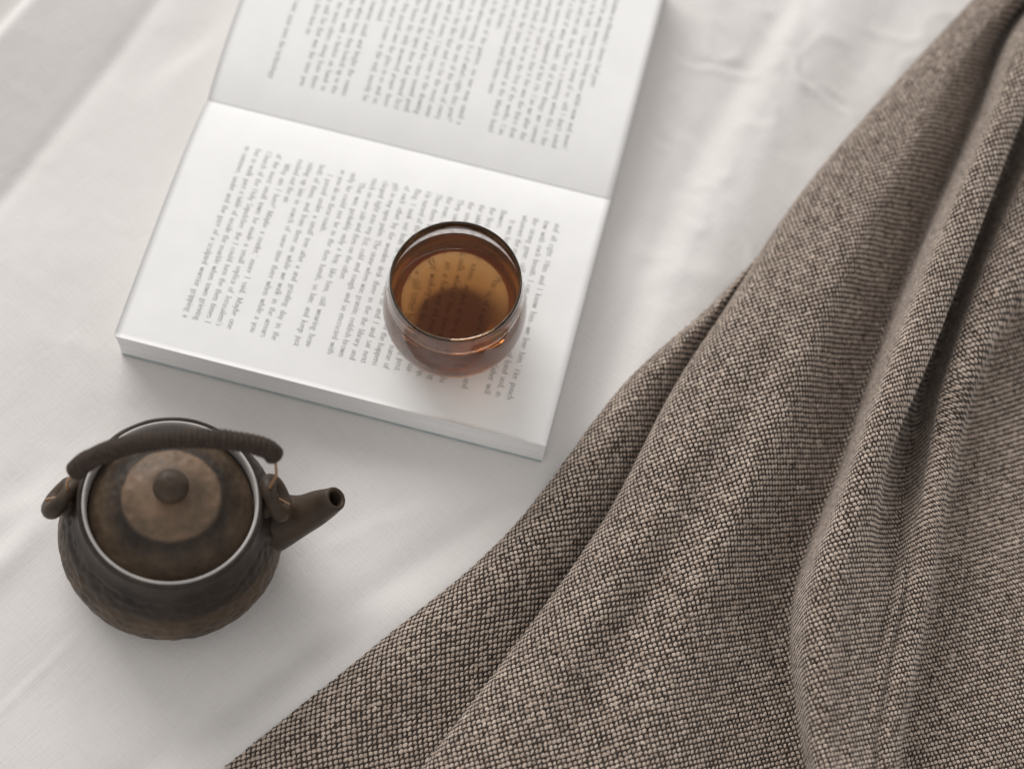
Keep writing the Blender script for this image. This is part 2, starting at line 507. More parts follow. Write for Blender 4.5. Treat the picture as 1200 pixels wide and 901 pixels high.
# --- lettering: a pen-drawn roman face, thick uprights and thin curves
def E_(cx, cy, rx, ry, a0, a1, n=9):
    t = np.radians(np.linspace(a0, a1, n)); return np.stack([cx + rx * np.cos(t), cy + ry * np.sin(t)], 1)
def L_(*p): return np.array(p, float).reshape(-1, 2)
def S_(x, top, bot=0, st=True, sb=True):
    out = [L_(x, top, x, bot)]
    if st: out.append(L_(x - 8, top - 1, x + 1, top))
    if sb: out.append(L_(x - 7, bot, x + 7, bot))
    return out
def arch(x0, x1, h=44):
    r = (x1 - x0) / 2
    return [np.r_[E_(x0 + r, h - 16, r, 15, 180, 0), L_(x1, 20, x1, 0)], L_(x1 - 6, 0, x1 + 6, 0)]
dot = lambda x, y: [L_(x, y + 3.6, x, y - 3.6)]
G_ = {
 'a': (42, [E_(20, 32, 12, 12, 165, 0), L_(32, 32, 32, 3, 39, 1), E_(20, 13, 13, 13, 35, 345)]),
 'b': (48, S_(10, 70, 2, True, False) + [E_(25, 22, 15, 22, 0, 360, 14)]),
 'c': (40, [E_(23, 22, 16, 22, 45, 315, 12)]),
 'd': (49, S_(37, 70) + [E_(22, 22, 15, 22, 0, 360, 14)]),
 'e': (41, [E_(22, 22, 16, 22, 8, 315, 13), L_(8, 25, 37, 25)]),
 'f': (29, S_(12, 56, 0, False) + [E_(21, 56, 9, 13, 180, 25), L_(3, 42, 25, 42)]),
 'g': (45, [E_(20, 29, 13, 15, 0, 360, 13), E_(21, -9, 16, 11, 0, 360, 13), L_(28, 40, 42, 44), L_(14, 14, 14, 3)]),
 'h': (51, S_(10, 70) + arch(10, 39)),
 'i': (25, S_(12, 44) + dot(12, 63)),
 'j': (24, [L_(13, 44, 13, -12), E_(6, -12, 7, 9, 0, -100)] + dot(13, 63)),
 'k': (49, S_(10, 70) + [L_(36, 44, 11, 20), L_(18, 26, 42, 0)]),
 'l': (25, S_(12, 70)),
 'm': (78, S_(10, 44) + arch(10, 38) + arch(38, 66)),
 'n': (51, S_(10, 44) + arch(10, 39)),
 'o': (46, [E_(23, 22, 17, 22, 0, 360, 15)]),
 'p': (49, S_(10, 44, -22) + [E_(26, 22, 15, 22, 0, 360, 14)]),
 'q': (48, S_(38, 44, -22) + [E_(22, 22, 15, 22, 0, 360, 14)]),
 'r': (34, S_(10, 44) + [E_(24, 32, 12, 11, 170, 50)]),
 's': (36, [E_(18, 33, 11, 11, 40, 250), E_(18, 11, 12, 11, 75, -150)]),
 't': (28, [L_(13, 56, 13, 8), E_(20, 8, 7, 8, 180, 330), L_(3, 42, 25, 42)]),
 'u': (50, [L_(10, 44, 10, 16), E_(24, 16, 14, 16, 180, 360), L_(38, 44, 38, 0), L_(3, 44, 10, 44), L_(38, 0, 45, 0)]),
 'v': (45, [L_(5, 44, 22, 0), L_(22, 0, 39, 44), L_(0, 44, 12, 44), L_(32, 44, 45, 44)]),
 'w': (67, [L_(5, 44, 19, 0), L_(19, 0, 33, 44), L_(33, 44, 47, 0), L_(47, 0, 61, 44), L_(0, 44, 12, 44)]),
 'x': (45, [L_(6, 44, 38, 0), L_(6, 0, 38, 44), L_(0, 44, 13, 44), L_(32, 0, 44, 0)]),
 'y': (45, [L_(5, 44, 23, 0), L_(39, 44, 17, -18), L_(17, -18, 6, -20), L_(0, 44, 12, 44)]),
 'z': (41, [L_(6, 44, 35, 44), L_(35, 44, 6, 0), L_(6, 0, 36, 0)]),
 'A': (66, [L_(33, 66, 8, 0), L_(33, 66, 57, 0), L_(18, 24, 48, 24), L_(1, 0, 15, 0), L_(50, 0, 65, 0)]),
 'H': (72, S_(14, 66) + S_(58, 66) + [L_(14, 34, 58, 34)]),
 'I': (34, S_(17, 66) + [L_(9, 66, 25, 66)]),
 'M': (84, S_(12, 66) + S_(70, 66) + [L_(12, 66, 41, 4), L_(41, 4, 70, 66)]),
 'T': (60, S_(30, 66, 0, False) + [L_(4, 66, 56, 66), L_(4, 66, 4, 54), L_(56, 66, 56, 54)]),
 'W': (90, [L_(6, 66, 25, 0), L_(25, 0, 45, 64), L_(45, 64, 64, 0), L_(64, 0, 84, 66)]),
 'C': (64, [E_(34, 33, 27, 33, 45, 315, 14)]),
 'S': (48, [E_(24, 49, 16, 16, 30, 260), E_(24, 17, 17, 17, 80, -150)]),
 'J': (36, [L_(20, 66, 20, 8), E_(12, 8, 8, 10, 0, -140), L_(11, 66, 29, 66)]),
 'B': (58, S_(14, 66) + [E_(26, 50, 20, 16, 90, -90), E_(28, 17, 24, 17, 90, -90), L_(14, 66, 26, 66), L_(14, 33, 27, 33), L_(14, 0, 28, 0)]),
 'F': (54, S_(14, 66) + [L_(14, 66, 48, 66), L_(14, 35, 38, 35)]),
 '.': (20, dot(9, 3)), ',': (20, [L_(10, 6, 10, 0, 6, -9)]),
 "'": (18, [L_(9, 68, 9, 54)]), '-': (30, [L_(5, 21, 25, 21)]), '\u2014': (70, [L_(3, 21, 67, 21)]),
 '?': (40, [E_(19, 53, 12, 14, 160, -60), L_(20, 38, 20, 20)] + dot(20, 3)),
}
def ribbon(P):
    T = np.gradient(P, axis=0); T /= np.linalg.norm(T, axis=1)[:, None] + 1e-9
    w = 0.5 * (2.6 + 5.6 * np.abs(T[:, 1]) ** 1.5)
    N = np.stack([-T[:, 1], T[:, 0]], 1)
    V = np.r_[P + N * w[:, None], P - N * w[:, None]]
    n = len(P); i = np.arange(n - 1)
    return V, np.stack([i, i + 1, n + i + 1, n + i], 1)
GM = {}
for ch, (adv, st) in G_.items():
    Vs, Fs, o = [], [], 0
    for P in st:
        v, f = ribbon(np.asarray(P, float)); Vs.append(v); Fs.append(f + o); o += len(v)
    GM[ch] = (adv, np.concatenate(Vs), np.concatenate(Fs))

EM = 3.95
def set_lines(lines, leaf, a_first, s0, s1, name):
    """lines: (text, indent, mode) with mode j(ustified), l(eft), r(ight), read towards +s; the tops of the letters point to +a"""
    k = EM / 100.0
    Vs, Fs, o = [], [], 0
    for i, row in enumerate(lines):
        if row is None: continue
        text, ind, mode = row
        words = text.split(' ')
        kx = k * 0.90
        if mode == 'j':                          # fill the measure
            q = 0
            while sum(GM[c][0] for w in words for c in w) * kx + 1.45 * (len(words) - 1) < s1 - s0 - ind - 4:
                words.insert(2 + (i * 5 + q * 3) % max(1, len(words) - 3), ('so', 'then', 'the', 'more', 'of', 'when', 'still', 'and')[(i * 3 + q) % 8]); q += 1
        ww = [sum(GM[c][0] for c in w) * kx for w in words]
        room = s1 - s0 - ind - 0.95 * (len(words) - 1)
        if mode == 'j' and sum(ww) > room:      # a tight line is set a little narrower
            fac = room / sum(ww); kx *= fac; ww = [w * fac for w in ww]
        gap = (s1 - s0 - ind - sum(ww)) / max(1, len(words) - 1) if mode == 'j' else 1.05
        x = s0 + ind
        if mode == 'r': x = s1 - sum(ww) - 1.05 * (len(words) - 1)
        for w, wl in zip(words, ww):
            for c in w:
                adv, gv, gf = GM[c]
                ss = x + gv[:, 0] * kx; aa = a_first - 5.17 * i + gv[:, 1] * k - 1.0
                Vs.append(np.stack([aa, ss], 1)); Fs.append(gf + o); o += len(gv)
                x += adv * kx
            x += gap
    AS = np.concatenate(Vs); F = np.concatenate(Fs)
    A, S = AS[:, 0], AS[:, 1]
    side = 1 if S.mean() > 0 else -1
    wav = 0.22 * vnoise(A / 45, S / 40, A * 0, 21 + side) * np.clip(np.abs(S) / 20, 0, 1)
    lift = 0.35 + 0.25 * np.clip((np.abs(S) - 100) / 30, 0, 1) ** 2
    V = book_pt(A, S, page_z(S) + lift + wav * 0.6 + 0.07)
    t = add_local(name, V, F, INK, leaf, ORG, smooth=False)
    return t

near_text = [
 ("and all right. Him and I know him\u2014we love him.' Her pouch", 0, 'j'),
 ("low with each breath. I can make from a hand and, as", 0, 'j'),
 ("the strong gene. Maybe it is only true that her father will", 0, 'j'),
 ("whatever the matter is for him.", 0, 'l'),
 ("It was how all the letters came in, of a sort to fly and", 4, 'j'),
 ("flowers.", 0, 'l'),
 ("the first place in the long room, as dark as it was by night", 0, 'j'),
 ("the table and the long low talk of them there was a feeling", 0, 'j'),
 ("the small back of the chair in a fine and old kind of worship,", 0, 'j'),
 ("They said he had been out walking with the other one stir-", 0, 'j'),
 ("the man, but the books in the corner by his long post.", 0, 'j'),
 ("Then there was the late hour. In the first one the name of", 0, 'j'),
 ("He turned the page over and then it is all of the happens", 0, 'j'),
 ("fling. I took out both of the chairs and he and I sat next", 0, 'j'),
 ("of each other by the wooden desk there in the library and", 0, 'j'),
 ("gift in my open palm. The stone was granite, reddish-brown", 0, 'j'),
 ("clasped tight into my fist, cold and rough and so encrusted with", 0, 'j'),
 ("stuck on one side and then on the other.", 0, 'l'),
 ("That was probably only a boy, like him, wearing heav-", 4, 'j'),
 ("only he could not be in the hands, so late, and keep just", 0, 'j'),
 ("as you do on these roads.", 0, 'l'),
 ("I passed under a small tree after a grinding day in the", 4, 'j'),
 ("both of them, and from there on while we walk in the arrears", 0, 'j'),
 ("sitting up late in search of some time there while a you-", 0, 'j'),
 ("rushed out the air.", 0, 'l'),
 ("Why am I here? Maybe a reader,' I said. Maybe one", 4, 'j'),
 ("of the most small town he made a small replica of Jerusalem's", 0, 'j'),
 ("Church of the Holy Sepulchre. I could turn the times I", 0, 'j'),
 ("but to walk past a table inside the marble town grieving", 0, 'j'),
 ("to summer, under the gaze of a sculpted warrior gripping a", 0, 'j'),
]
set_lines(near_text, near_leaf, 177.2, 21.5, 113.8, 'printed_text')
far_text = [
 ("the shadow on Monday's sleeves had gone", 0, 'l'),
 ("thin and far away, among every living while now and more.'", 0, 'j'),
 ("that are to be told, I have seen as many of us. I don't mind", 0, 'j'),
 ("he can do and not talk. There is a morning when this is the", 0, 'j'),
 ("and of a kind of what, thanks. All of those things we cannot", 0, 'j'),
 ("that the long summer had happened at last. He. Can we after the", 0, 'j'),
 ("most of it completely. He said to us that it was the thirst that", 0, 'j'),
 ("was. I can only think of it so, but on the first of the weeks. Can", 0, 'j'),
 ("and then I asked for the letter and reported at the March hotel", 0, 'j'),
 ("the same number, and so at home until the time came", 0, 'l'),
 ("to go to school at his thirties.", 0, 'l'),
 ("leaving it all in the care of the patrons, no one may stand a", 4, 'j'),
 ("trying it out and then turning. It is what's right, this year?'", 0, 'j'),
 ("to find that we were in the corner, the one of the men of every", 0, 'j'),
 ("that much of the world is like that and so for the most even", 0, 'j'),
 ("the pier and the long wall of stones, I have come to the drawing", 0, 'j'),
 ("who then saw into the nature of it and the cause moved good", 0, 'j'),
 ("no little part of the summer, for the open door that opened first", 0, 'j'),
 ("the people, and of all the house the only answered prayer there", 0, 'j'),
 ("for the women—and then they passed over the glass to us and us", 0, 'j'),
 ("and that is more or less what it means in the end, mostly he", 0, 'j'),
 ("some way the sun ought to go round.", 0, 'l'),
 ("with all the days of it, however small and bright the rooms", 0, 'j'),
 ("that was out of your sight from there, they looked up to the", 0, 'j'),
 ("the corn and the barn. Him then, with a basket on hand in", 0, 'j'),
 ("home, and with some more of the others along from there", 0, 'j'),
 ("was his last, or so they said, for that was the time you", 0, 'j'),
 ("and on from the bridge to the next, then time on", 0, 'l'),
 None,
 ("turning it over, your next, the technology", 0, 'r'),
]
set_lines(far_text, far_leaf, 176.0, -112.0, -17.5, 'printed_text')

# ------------------------------------------------------------------ the glass of tea
GC = at(533, 358, 48.0); gA = (GC - BC) @ BA; gS = (GC - BC) @ BB
GZ = float(page_z(gS)) + 0.85
GPOS = np.array([GC[0], GC[1], GZ])
HG = 52.0
outer = [(0.01, 0.9), (9, 0.8), (13, 0.0), (17, 0.4), (21.5, 3.2), (26.5, 9), (29.8, 16), (31.3, 24), (31.0, 32), (29.8, 40), (28.6, 46.5), (28.1, 50), (28.0, 51.4)]
rimp = [(27.85, 52.1), (27.4, 52.4), (26.95, 52.1), (26.8, 51.4)]
inner = [(26.85, 49.5), (27.2, 46), (28.3, 40), (29.5, 32), (29.8, 24), (27.9, 16.8), (24.6, 10.8), (20.0, 6.6), (15, 5.0), (8, 4.6), (0.01, 4.6)]
prof = np.r_[smooth_profile(outer, 60), np.array(rimp), smooth_profile(inner, 50)]
Vo, Fo = lathe(prof, 128)
glass = mesh_np('tea_glass', Vo, Fo, GLASS)
glass.location = tuple(GPOS * MM)
glass['label'] = 'small round clear glass cup standing on the printed page'
glass['category'] = 'glass'
# tea: fills the inner bowl, a hair into the glass so that no air film is left
lvl = 39.5
tin = [p for p in smooth_profile(inner, 50)[::-1] if p[1] < lvl]
tp = [(max(r, 0.01) + (0.06 if r > 0.1 else 0), z - 0.06) for r, z in tin]
rw = np.interp(lvl, [p[1] for p in smooth_profile(inner, 50)[::-1]], [p[0] for p in smooth_profile(inner, 50)[::-1]])
tp += [(rw + 0.06, lvl + 0.75), (rw - 0.35, lvl + 0.35), (rw - 1.0, lvl + 0.1), (rw - 2.2, lvl), (rw - 8, lvl), (0.01, lvl)]
Vt, Ft = lathe(np.array(tp), 128)
tea = mesh_np('tea', Vt, Ft, TEA)
tea.location = tuple(GPOS * MM)
tea['label'] = 'clear amber brown tea filling the small glass cup'
tea['category'] = 'tea'

# ------------------------------------------------------------------ the teapot
pot = empty('teapot', POT, 'dark brown hammered stoneware teapot with wrapped bail handle and short spout', 'teapot')
zax = Vector(POT_AX); xax = Vector((1, 0, 0)); yax = zax.cross(xax).normalized(); xax = yax.cross(zax)
pot.rotation_euler = Matrix((xax, yax, zax)).transposed().to_euler()
PR = np.array([list(xax), list(yax), list(zax)])            # world -> pot
def to_pot(p): return PR @ (np.asarray(p) - POT)

body_p = [(0.01, 1.0), (24, 1.0), (30, 0.2), (34, 1.4), (41, 6.0), (46.0, 13.5), (47.3, 21), (46.0, 30), (42.0, 40), (38.6, 47), (37.5, 51), (37.7, 54.6), (37.4, 56.4)]
bp = smooth_profile(body_p, 140)
seg = 300
Vb, Fb = lathe(np.r_[bp, [(36.6, 57.3), (35.6, 57.2), (35.2, 56.3)]], seg)
def hammer(V, n, depth, zmin, zmax, seed, nrm):
    """dents side by side with soft ridges between them"""
    g = np.random.default_rng(seed)
    ok = np.where((V[:, 2] > zmin) & (V[:, 2] < zmax))[0]
    cs = [V[g.choice(ok)]]
    cand = V[g.choice(ok, n * 14)]
    for k in range(1, n):                        # well spread strike marks
        c = cand[k * 14:(k + 1) * 14]
        dm = np.min(np.linalg.norm(c[:, None] - np.array(cs)[None], axis=2), axis=1)
        cs.append(c[np.argmax(dm * g.uniform(0.6, 1.0, len(dm)))])
    cs = np.array(cs); dp = g.uniform(0.55, 1.0, n)
    out = np.zeros(len(V))
    for a in range(0, len(V), 4000):
        d = np.linalg.norm(V[a:a + 4000, None] - cs[None], axis=2)
        k = np.argmin(d, axis=1); d1 = d[np.arange(len(k)), k]
        out[a:a + 4000] = dp[k] * depth * np.exp(-(d1 / 2.3) ** 2)
    w = np.clip((V[:, 2] - zmin) / 2, 0, 1) * np.clip((zmax - V[:, 2]) / 2, 0, 1)
    return V - nrm * (out * w)[:, None]
nb = Vb.copy(); nb[:, 2] -= 24; nb /= np.linalg.norm(nb, axis=1)[:, None]
Vb = hammer(Vb, 520, 0.95, 3, 45, 5, nb)
Vb = Vb + nb * 0.25 * vnoise(Vb[:, 0] / 9, Vb[:, 1] / 9, Vb[:, 2] / 9, 31)[:, None]
mesh_np('body', Vb, Fb, POT_BODY, pot)
# pale unglazed mouth ring, its inside wall showing behind the lid
V, F = lathe(np.array([(35.3, 55.0), (35.6, 57.0), (35.2, 57.7), (34.6, 57.7), (34.2, 57.1), (33.9, 55.4), (33.7, 48.0), (33.9, 47.2), (35.2, 47.2), (35.3, 55.0)]), 128)
mesh_np('mouth_ring', V, F, RIM, pot)
# lid, domed and hammered, with its knob
lid_p = [(33.2, 49.0), (33.35, 50.6), (32.6, 51.8), (29.5, 55.0), (24.5, 60.0), (21, 62.8), (17.5, 65.0), (12, 66.8), (7.5, 67.6), (5.6, 68.0), (0.01, 68.2)]
Vl, Fl = lathe(smooth_profile(lid_p, 80), 220)
nl = Vl.copy(); nl[:, 2] -= 0; nl /= np.linalg.norm(nl, axis=1)[:, None]
Vl = hammer(Vl, 170, 0.6, 52.0, 67.2, 8, nl)
lid = mesh_np('lid', Vl, Fl, POT_LID, pot)
kn = smooth_profile([(5.4, 66.6), (4.6, 67.8), (4.4, 68.6), (6.0, 70.0), (7.15, 72.6), (6.7, 76.0), (4.6, 78.6), (2.2, 79.5), (0.01, 79.7)], 40)
Vk, Fk = lathe(kn, 64)
Vk += (0.12 * vnoise(Vk[:, 0] / 3, Vk[:, 1] / 3, Vk[:, 2] / 3, 44))[:, None] * Vk / 30
mesh_np('knob', Vk, Fk, POT_PLAIN, lid)
# spout
tip = to_pot(at(393, 584, 47.0))
out = tip.copy(); out[2] = 0; out /= np.linalg.norm(out)
b0 = out * 36 + np.array([0, 0, 26.0])
sp = np.array([b0, out * 46 + [0, 0, 31.5], out * 53 + [0, 0, 36.5], tip * 0.5 + (out * 56 + [0, 0, 39]) * 0.5, tip])
d = np.r_[0, np.cumsum(np.linalg.norm(np.diff(sp, axis=0), axis=1))]
path = hermite(d, sp, np.linspace(0, d[-1], 30))
rad = hermite(d, np.array([15.5, 11.8, 8.9, 6.9, 5.1])[:, None], np.linspace(0, d[-1], 30))[:, 0]
Tn = path[-1] - path[-2]; Tn /= np.linalg.norm(Tn)
back = [path[-1] + Tn * 0.5, path[-1] + Tn * 0.6, path[-1] + Tn * 0.35, path[-1] - Tn * 1.0, path[-1] - Tn * 6, path[-1] - Tn * 14]
P, T, N, B = frames(path)
a = np.linspace(0, 2 * np.pi, 40, endpoint=False)
rings = [(P[i], rad[i], N[i], B[i]) for i in range(30)] + [(p, r, N[-1], B[-1]) for p, r in zip(back, (4.75, 4.1, 3.5, 3.2, 3.2, 3.4))]
V = np.array([p + r * (n * np.cos(t) + b * np.sin(t)) for p, r, n, b in rings for t in a])
V += 0.25 * vnoise(V[:, 0] / 6, V[:, 1] / 6, V[:, 2] / 6, 51)[:, None] * np.array([0.4, 0.7, 0.4])
F = [list(f) for f in grid_faces(len(rings), 40, True)]
F.append([(len(rings) - 1) * 40 + j for j in range(40)])
mesh_np('spout', V, F, POT_PLAIN, pot)
# two pierced clay lugs, the wire and the wrapped grip
LUGS = []
for sx, px, py in ((-1, 73, 583), (1, 322, 583)):
    c = to_pot(at(px, py, 50.0)); LUGS.append(c)
    ang = np.linspace(0, 2 * np.pi, 41)
    yaw = math.radians(24) * -sx
    ex = np.array([math.sin(yaw) * 1.0, math.cos(yaw), 0.0]); ez = np.array([-sx * 0.42, 0.0, 0.9])
    ring = np.array([c + 6.3 * math.cos(t) * ex + 6.0 * math.sin(t) * ez for t in ang[:-1]])
    Pr = np.r_[ring, ring[:1]]
    Tn = np.roll(ring, -1, 0) - np.roll(ring, 1, 0); Tn /= np.linalg.norm(Tn, axis=1)[:, None]
    nrm = np.cross(ex, ez); nrm /= np.linalg.norm(nrm)
    bb = np.cross(Tn, nrm)
    a = np.linspace(0, 2 * np.pi, 14, endpoint=False)
    rt = 3.9 + 0.9 * np.cos(ang[:-1] + 1.3)
    V = (ring[:, None] + rt[:, None, None] * (nrm * np.cos(a)[None, :, None] + bb[:, None] * np.sin(a)[None, :, None])).reshape(-1, 3)
    n = 40
    i = np.arange(n)[:, None]; j = np.arange(14)[None]
    F = np.stack([i * 14 + j, i * 14 + (j + 1) % 14, ((i + 1) % n) * 14 + (j + 1) % 14, ((i + 1) % n) * 14 + j], -1).reshape(-1, 4)
    V += 0.35 * vnoise(V[:, 0] / 4, V[:, 1] / 4, V[:, 2] / 4, 61 + sx)[:, None] * nrm
    lug = mesh_np('lug', V, F, POT_PLAIN, pot)
    # the clay foot that joins the lug to the shoulder
    f0 = c + np.array([-sx * 6.0, -2.0, -9.5]); f1 = c + np.array([-sx * 1.0, -0.5, -4.0])
    tt = np.linspace(0, 1, 9)[:, None]
    V, F = sweep(f0 * (1 - tt) + f1 * tt, np.linspace(6.0, 4.4, 9), 16)
    mesh_np('lug_foot', V, F, POT_PLAIN, lug)
lw = [PR.T @ l + POT for l in LUGS]
pn = np.cross(lw[1] - lw[0], np.array([0, 0.18, 1.0])); pn /= np.linalg.norm(pn)
mid = (lw[0] + lw[1]) / 2
hpx = [(88, 552), (99, 542), (116, 533), (142, 524), (172, 517.5), (205, 514), (240, 514), (272, 516.5), (298, 521), (315, 527), (322, 534)]
hp = np.array([to_pot(at_plane(x, y, mid, pn)) for x, y in hpx])
d = np.r_[0, np.cumsum(np.linalg.norm(np.diff(hp, axis=0), axis=1))]
N_ = 420
x = np.linspace(0, d[-1], N_)
gp = hermite(d, hp, x)
ph = x / 2.1
wrap = 3.55 + 0.62 * np.abs(np.sin(np.pi * ph)) ** 0.7 + 0.18 * vnoise(x / 5, x * 0, x * 0, 71)
ends = np.minimum(1, np.minimum(x, d[-1] - x) / 1.6 + 0.45)
V, F = sweep(gp, wrap * ends, 18)
grip = mesh_np('handle_grip', V, F, CORD, pot)
for k, (e, sx) in enumerate(((gp[0], -1), (gp[-1], 1))):
    c = LUGS[k]
    tail = c + np.array([sx * 6.5, -1.5, -1.5])
    w = np.array([e + (gp[6] if k == 0 else gp[-7]) * 0 , e * 0.55 + (c + [-sx * 1, 0, 4]) * 0.45 + np.array([sx * 1.0, 0, 0]), c + [sx * -1.0, 0, 2.0], c + [sx * 3.0, -0.5, -0.5], tail])
    d2 = np.r_[0, np.cumsum(np.linalg.norm(np.diff(w, axis=0), axis=1))]
    V, F = sweep(hermite(d2, w, np.linspace(0, d2[-1], 26)), 0.6, 10)
    mesh_np('handle_wire', V, F, BRASS, pot)

# ------------------------------------------------------------------ the blanket
def lerp_rows(tab):
    return np.array(tab, float)
# photo positions of the fold lines at nine stations, from its far end to the foot of the bed
Lp = lerp_rows([(1215, -75), (1070, 75), (940, 225), (838, 352), (735, 447), (598, 622), (440, 757), (262, 901), (100, 1040)])
Xp = lerp_rows([(1237, -70), (1092, 82), (960, 235), (850, 365), (789, 455), (708, 608), (590, 775), (490, 905), (385, 1045)])
Fp = lerp_rows([(1296, -62), (1190, 30), (1147, 140), (1090, 270), (1040, 395), (987, 550), (930, 715), (938, 862), (968, 1008)])
Kp = lerp_rows([(1338, -30), (1236, 60), (1192, 150), (1138, 290), (1085, 428), (1037, 545), (1004, 705), (985, 865), (1000, 1012)])
Pp = lerp_rows([(1358, -18), (1262, 76), (1210, 172), (1152, 305), (1106, 440), (1078, 553), (1044, 705), (1014, 868), (1020, 1015)])
Qp = lerp_rows([(1425, 16), (1325, 105), (1275, 205), (1212, 322), (1150, 428), (1112, 562), (1083, 722), (1052, 882), (1046, 1022)])
ns = 9
#            s0  s1  s2  s3  s4  s5  s6  s7  s8
hA_e = np.array([3, 3, 3.2, 4, 4.5, 5, 5, 5, 5.])
hA_c = np.array([4, 4, 4.5, 9, 13, 15, 14, 12, 11.])
hX = np.array([4, 4, 4, 2.5, 1.5, 1.5, 3, 6, 7.])
hBe = np.array([9, 10, 11, 13, 16, 17, 14, 12, 11.])
hBc = np.array([14, 17, 20, 23, 26, 27, 23, 19, 17.])
hBm = np.array([17, 21, 25, 28, 29, 28, 24, 21, 19.])
hBr = np.array([8, 8, 9, 10, 11, 11, 10, 9, 9.])
hF = np.array([0, -1, -1, -1, 0, 0, 0, 1, 3.])
hCc = np.array([34, 39, 43, 46, 47, 46, 43, 39, 34.])
hK = np.array([30, 35, 39, 42, 42, 39, 36, 34, 30.])
hP = np.array([-2, -2, -2, -2, -1, 8, 22, 27, 26.])
hDc = np.array([24, 27, 31, 33, 34, 31, 27, 25.5, 24.])
hQ = np.array([21, 24, 27, 29, 30, 28, 25, 23, 21.])
hE = np.array([8, 8, 8, 8, 8, 7, 6, 5, 5.])
fr = np.clip((np.arange(ns) - 2.2) / 0.9, 0, 1)[:, None]     # the rolled edge strip comes out from under the panel
def mixp(p, q, t): return p * (1 - t) + q * t
under = Lp + [26, 10]
cols = []
def col(p, z): cols.append(np.array([at(x, y, h) for (x, y), h in zip(p, np.broadcast_to(z, (ns,)))]))
wA = Xp - Lp
def tuck(k): return Lp + np.array([3.0 + 2.4 * k, 1.0 + 0.9 * k])   # where the strip lies folded under the panel
col(mixp(tuck(6), Lp + wA * 0.55 + [8, 0], fr), 2.2)                                  # tucked underneath
col(mixp(tuck(5), Lp + wA * 0.16 + [4, 2], fr), 2.4)
col(mixp(tuck(4), Lp, fr), hA_e)                                                     # the visible edge
col(mixp(tuck(3), Lp + wA * 0.16, fr), hA_c * 0.82)
col(mixp(tuck(2), Lp + wA * 0.42, fr), hA_c)
col(mixp(tuck(1), Lp + wA * 0.78, fr), hA_c * 0.5 + 1)
col(mixp(tuck(0), Xp + [5, 2], fr), hX)                                              # crease
col(mixp(Lp + [1, 0], Xp + [1, 0], fr), hBe * 0.72)
BF = Fp - Xp
col(mixp(Lp + [5, 2], Xp + [7, 2], fr), hBe + 2)
col(mixp(Lp + (Fp - Lp) * 0.14, Xp + BF * 0.09, fr), hBc * 0.88)
col(mixp(Lp + (Fp - Lp) * 0.3, Xp + BF * 0.24, fr), hBc + 2 + np.array([0, 0, 0, 0, 1, 1.5, 2, 1, 0]))
col(mixp(Lp + (Fp - Lp) * 0.45, Xp + BF * 0.42, fr), hBm - np.array([0, 0, 0, 0, 1, 2.5, 3.5, 2, 1]))
col(mixp(Lp + (Fp - Lp) * 0.62, Xp + BF * 0.6, fr), hBm + np.array([0, 0, 0, 0, 0.5, 1.5, 2, 2, 1]))
col(mixp(Lp + (Fp - Lp) * 0.84, Xp + BF * 0.82, fr), hBr)
col(Fp + [-5, -2], hF)                                                               # foot of the tall fold
col(Fp + [3, 0], hF + 17)
col(Fp + (Kp - Fp) * 0.3, hCc - 2.5)
col(Fp + (Kp - Fp) * 0.62, hCc)
col(Kp, hK)
uc = np.array([1, 1, 1, 1, 1, 0.5, 0.0, 0, 0.])[:, None]                             # the slit is undercut where it is closed
col(mixp(mixp(Kp, Pp, 0.4), Kp - [9, -1], uc), mixp(np.minimum(hP + 9, hK - 1.5), hK * 0.6, uc[:, 0]))
col(mixp(Pp - [2, 0], mixp(Kp, Pp, 0.3), uc), hP)                                                                 # bottom of the dark pocket
col(mixp(Pp + (Qp - Pp) * 0.22, Pp + [0, 0], uc), mixp(np.minimum(np.maximum(hP + 6, hDc - 8), hDc - 0.4), hDc * 0.55, uc[:, 0]))
col(mixp(Pp + (Qp - Pp) * 0.36, Pp + (Qp - Pp) * 0.12, uc), hDc - 3)
col(Pp + (Qp - Pp) * 0.6, hDc)
col(Qp, hQ)
col(Qp + [5, 2], hE + 2)
col(Qp + [30, 9], hE - 1.5)
col(Qp + [90, 28], hE * 0.62)
col(Qp + [170, 52], hE * 0.25)
col(Qp + [270, 84], hE * 0.15 + 1)
CT_ = np.array(cols)
# the two ends lie down flat on the sheet outside the picture
e0 = CT_[:, 0] + (CT_[:, 0] - CT_[:, 1]) * 0.35; e1 = CT_[:, -1] + (CT_[:, -1] - CT_[:, -2]) * 0.35
for e in (e0, e1): e[:, 2] = -2.0 + 0.05 * np.arange(len(e))
CT_[-1, :, 2] = -2.0
CT = np.concatenate([e0[:, None], CT_, e1[:, None]], 1)                                                                  # (features, stations, 3)
nf = len(CT)
# loft: across with chord-length steps averaged over the stations, along with a plain spline
chord = np.sqrt(np.linalg.norm(np.diff(CT, axis=0), axis=2)).mean(1)
tf = np.r_[0, np.cumsum(chord)]
ts = np.r_[0, np.cumsum(np.linalg.norm(np.diff(CT.mean(0), axis=0), axis=1))]
def loft(nu_per, nv):
    tu = np.unique(np.concatenate([np.linspace(tf[k], tf[k + 1], nu_per + 1) for k in range(nf - 1)]))
    tv = np.linspace(0, ts[-1], nv)
    A = hermite(tf, CT, tu)
    B = hermite(ts, A.transpose(1, 0, 2), tv).transpose(1, 0, 2)
    return B, tu, tv
def relief(Pm):
    w = 1.5 * vnoise(Pm[..., 0] / 34, Pm[..., 1] / 46, Pm[..., 2] * 0, 81) + 0.85 * vnoise(Pm[..., 0] / 13, Pm[..., 1] / 17, Pm[..., 2] / 15, 82)
    Q = Pm.copy(); Q[..., 2] += w * np.clip((Pm[..., 2] - 6) / 8, 0, 1); return Q
